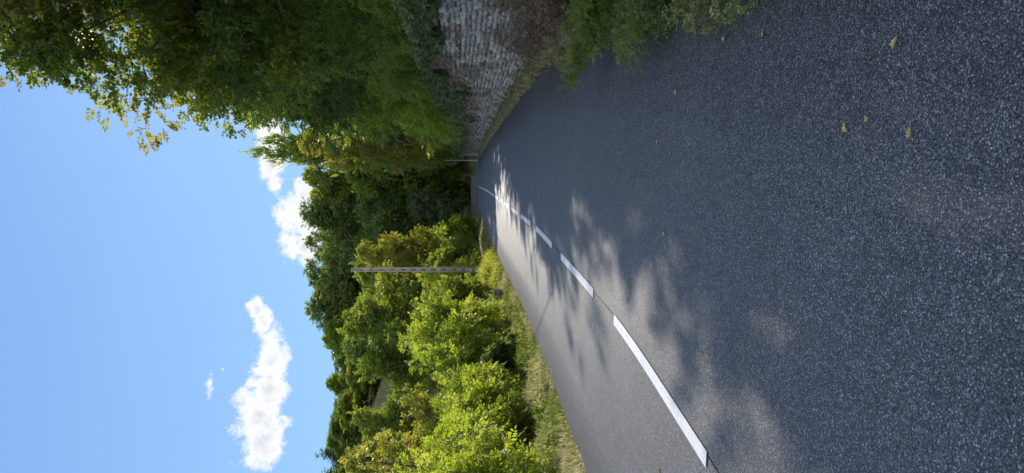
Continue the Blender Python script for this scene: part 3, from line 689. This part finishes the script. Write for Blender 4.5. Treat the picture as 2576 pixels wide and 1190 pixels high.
sx=nt.nodes.new('ShaderNodeSeparateXYZ'); nt.links.new(gen,sx.inputs[0])
# clear-air blue by elevation, blended with the Nishita sky
gr=ramp(nt,[(0,(2.5,4.4,6.6)),(.2,(2.25,4.1,6.6)),(.42,(1.9,3.5,6.3)),(.6,(1.55,2.9,6.0)),(1,(.8,1.7,4.0))]); nt.links.new(sx.outputs[2],gr.inputs[0])
sky=mixc(nt,.92,mixc(nt,1.0,sk.outputs[0],(.8,.95,1.1),'MULTIPLY'),gr.outputs[0])
# fill light: bright broken cloud added to the unseen sky behind the viewer
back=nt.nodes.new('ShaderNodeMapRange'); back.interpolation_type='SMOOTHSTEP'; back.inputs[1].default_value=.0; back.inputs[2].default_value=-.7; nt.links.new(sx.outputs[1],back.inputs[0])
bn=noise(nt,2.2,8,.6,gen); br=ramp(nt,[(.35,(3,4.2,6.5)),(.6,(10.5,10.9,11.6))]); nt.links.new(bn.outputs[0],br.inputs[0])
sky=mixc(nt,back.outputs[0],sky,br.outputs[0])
n1=noise(nt,13,9,.6,gen); n1.inputs['Distortion'].default_value=.3
n2=noise(nt,38,8,.62,gen)
P_=[(-.283,.281,.028,.022,.92),(-.25,.281,.036,.024,.95),(-.21,.270,.036,.018,1.0),(-.175,.267,.03,.016,1.08),(-.145,.268,.026,.013,1.05),(-.12,.274,.02,.012,.95),(-.1,.284,.012,.009,.85),
    (-.2,.348,.018,.007,.72),(-.183,.331,.008,.004,.55),
    (-.01,.238,.022,.013,.9),(.03,.24,.022,.014,.9),(.075,.262,.018,.01,.8),(.11,.268,.032,.014,.95),(.15,.27,.024,.014,.9),(.0,.218,.04,.014,.95),(.06,.22,.015,.01,.9)]
mx=None
for (u,v_,ru,rv_,wt) in P_:
    d=Vector((u,1,v_)).normalized(); s=vm('SUBTRACT',gen,tuple(d)); q=vm('MULTIPLY',s.outputs[0],(1/ru,1/.2,1/rv_))
    l=vm('LENGTH',q.outputs[0]).outputs['Value']; dens=math_n(nt,'SUBTRACT',wt,math_n(nt,'MULTIPLY',l,.6))
    mx=dens if mx is None else math_n(nt,'SMOOTH_MAX',mx,dens,.1)
n3=noise(nt,95,7,.65,gen)
nn=math_n(nt,'ADD',math_n(nt,'MULTIPLY',math_n(nt,'SUBTRACT',n1.outputs[0],.5),1.35),math_n(nt,'MULTIPLY',math_n(nt,'SUBTRACT',n2.outputs[0],.5),1.6))
nn=math_n(nt,'ADD',nn,math_n(nt,'MULTIPLY',math_n(nt,'SUBTRACT',n3.outputs[0],.5),1.0))
dn=math_n(nt,'ADD',mx,nn)
mr=nt.nodes.new('ShaderNodeMapRange'); mr.interpolation_type='SMOOTHSTEP'; mr.inputs[1].default_value=.05; mr.inputs[2].default_value=.55; nt.links.new(dn,mr.inputs[0])
shade=ramp(nt,[(.35,(6.9,6.95,7.1)),(.6,(6.4,6.5,6.7)),(.85,(5.1,5.35,5.8)),(1,(4.4,4.7,5.3))]); 
nt.links.new(math_n(nt,'ADD',math_n(nt,'MULTIPLY',dn,.62),math_n(nt,'MULTIPLY',n2.outputs[0],.3)),shade.inputs[0])
sky=mixc(nt,mr.outputs[0],sky,shade.outputs[0])
# solar disc seen through the leaves
dt=vm('DOT_PRODUCT',vm('NORMALIZE',gen).outputs[0],tuple(Vector(SUN))).outputs['Value']
disc=nt.nodes.new('ShaderNodeMapRange'); disc.interpolation_type='SMOOTHSTEP'; disc.inputs[1].default_value=math.cos(math.radians(.75)); disc.inputs[2].default_value=math.cos(math.radians(.25)); nt.links.new(dt,disc.inputs[0])
sky=mixc(nt,disc.outputs[0],sky,(60,58,52))
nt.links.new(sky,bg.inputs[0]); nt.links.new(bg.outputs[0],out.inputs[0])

# ------------------------------------------------------------------ camera (held upright on its side)
p=math.radians(3.84); cd=bpy.data.cameras.new('camera'); cd.sensor_fit='HORIZONTAL'; cd.sensor_width=36; cd.lens=24.97; cd.clip_end=6000; cd.clip_start=.05
co=bpy.data.objects.new('camera',cd); link(co)
F_=Vector((0,math.cos(p),-math.sin(p))); U_=Vector((0,math.sin(p),math.cos(p)))
m=Matrix(((-U_.x,1,-F_.x,0),(-U_.y,0,-F_.y,0),(-U_.z,0,-F_.z,1.66),(0,0,0,1)))
co.matrix_world=m; scene.camera=co
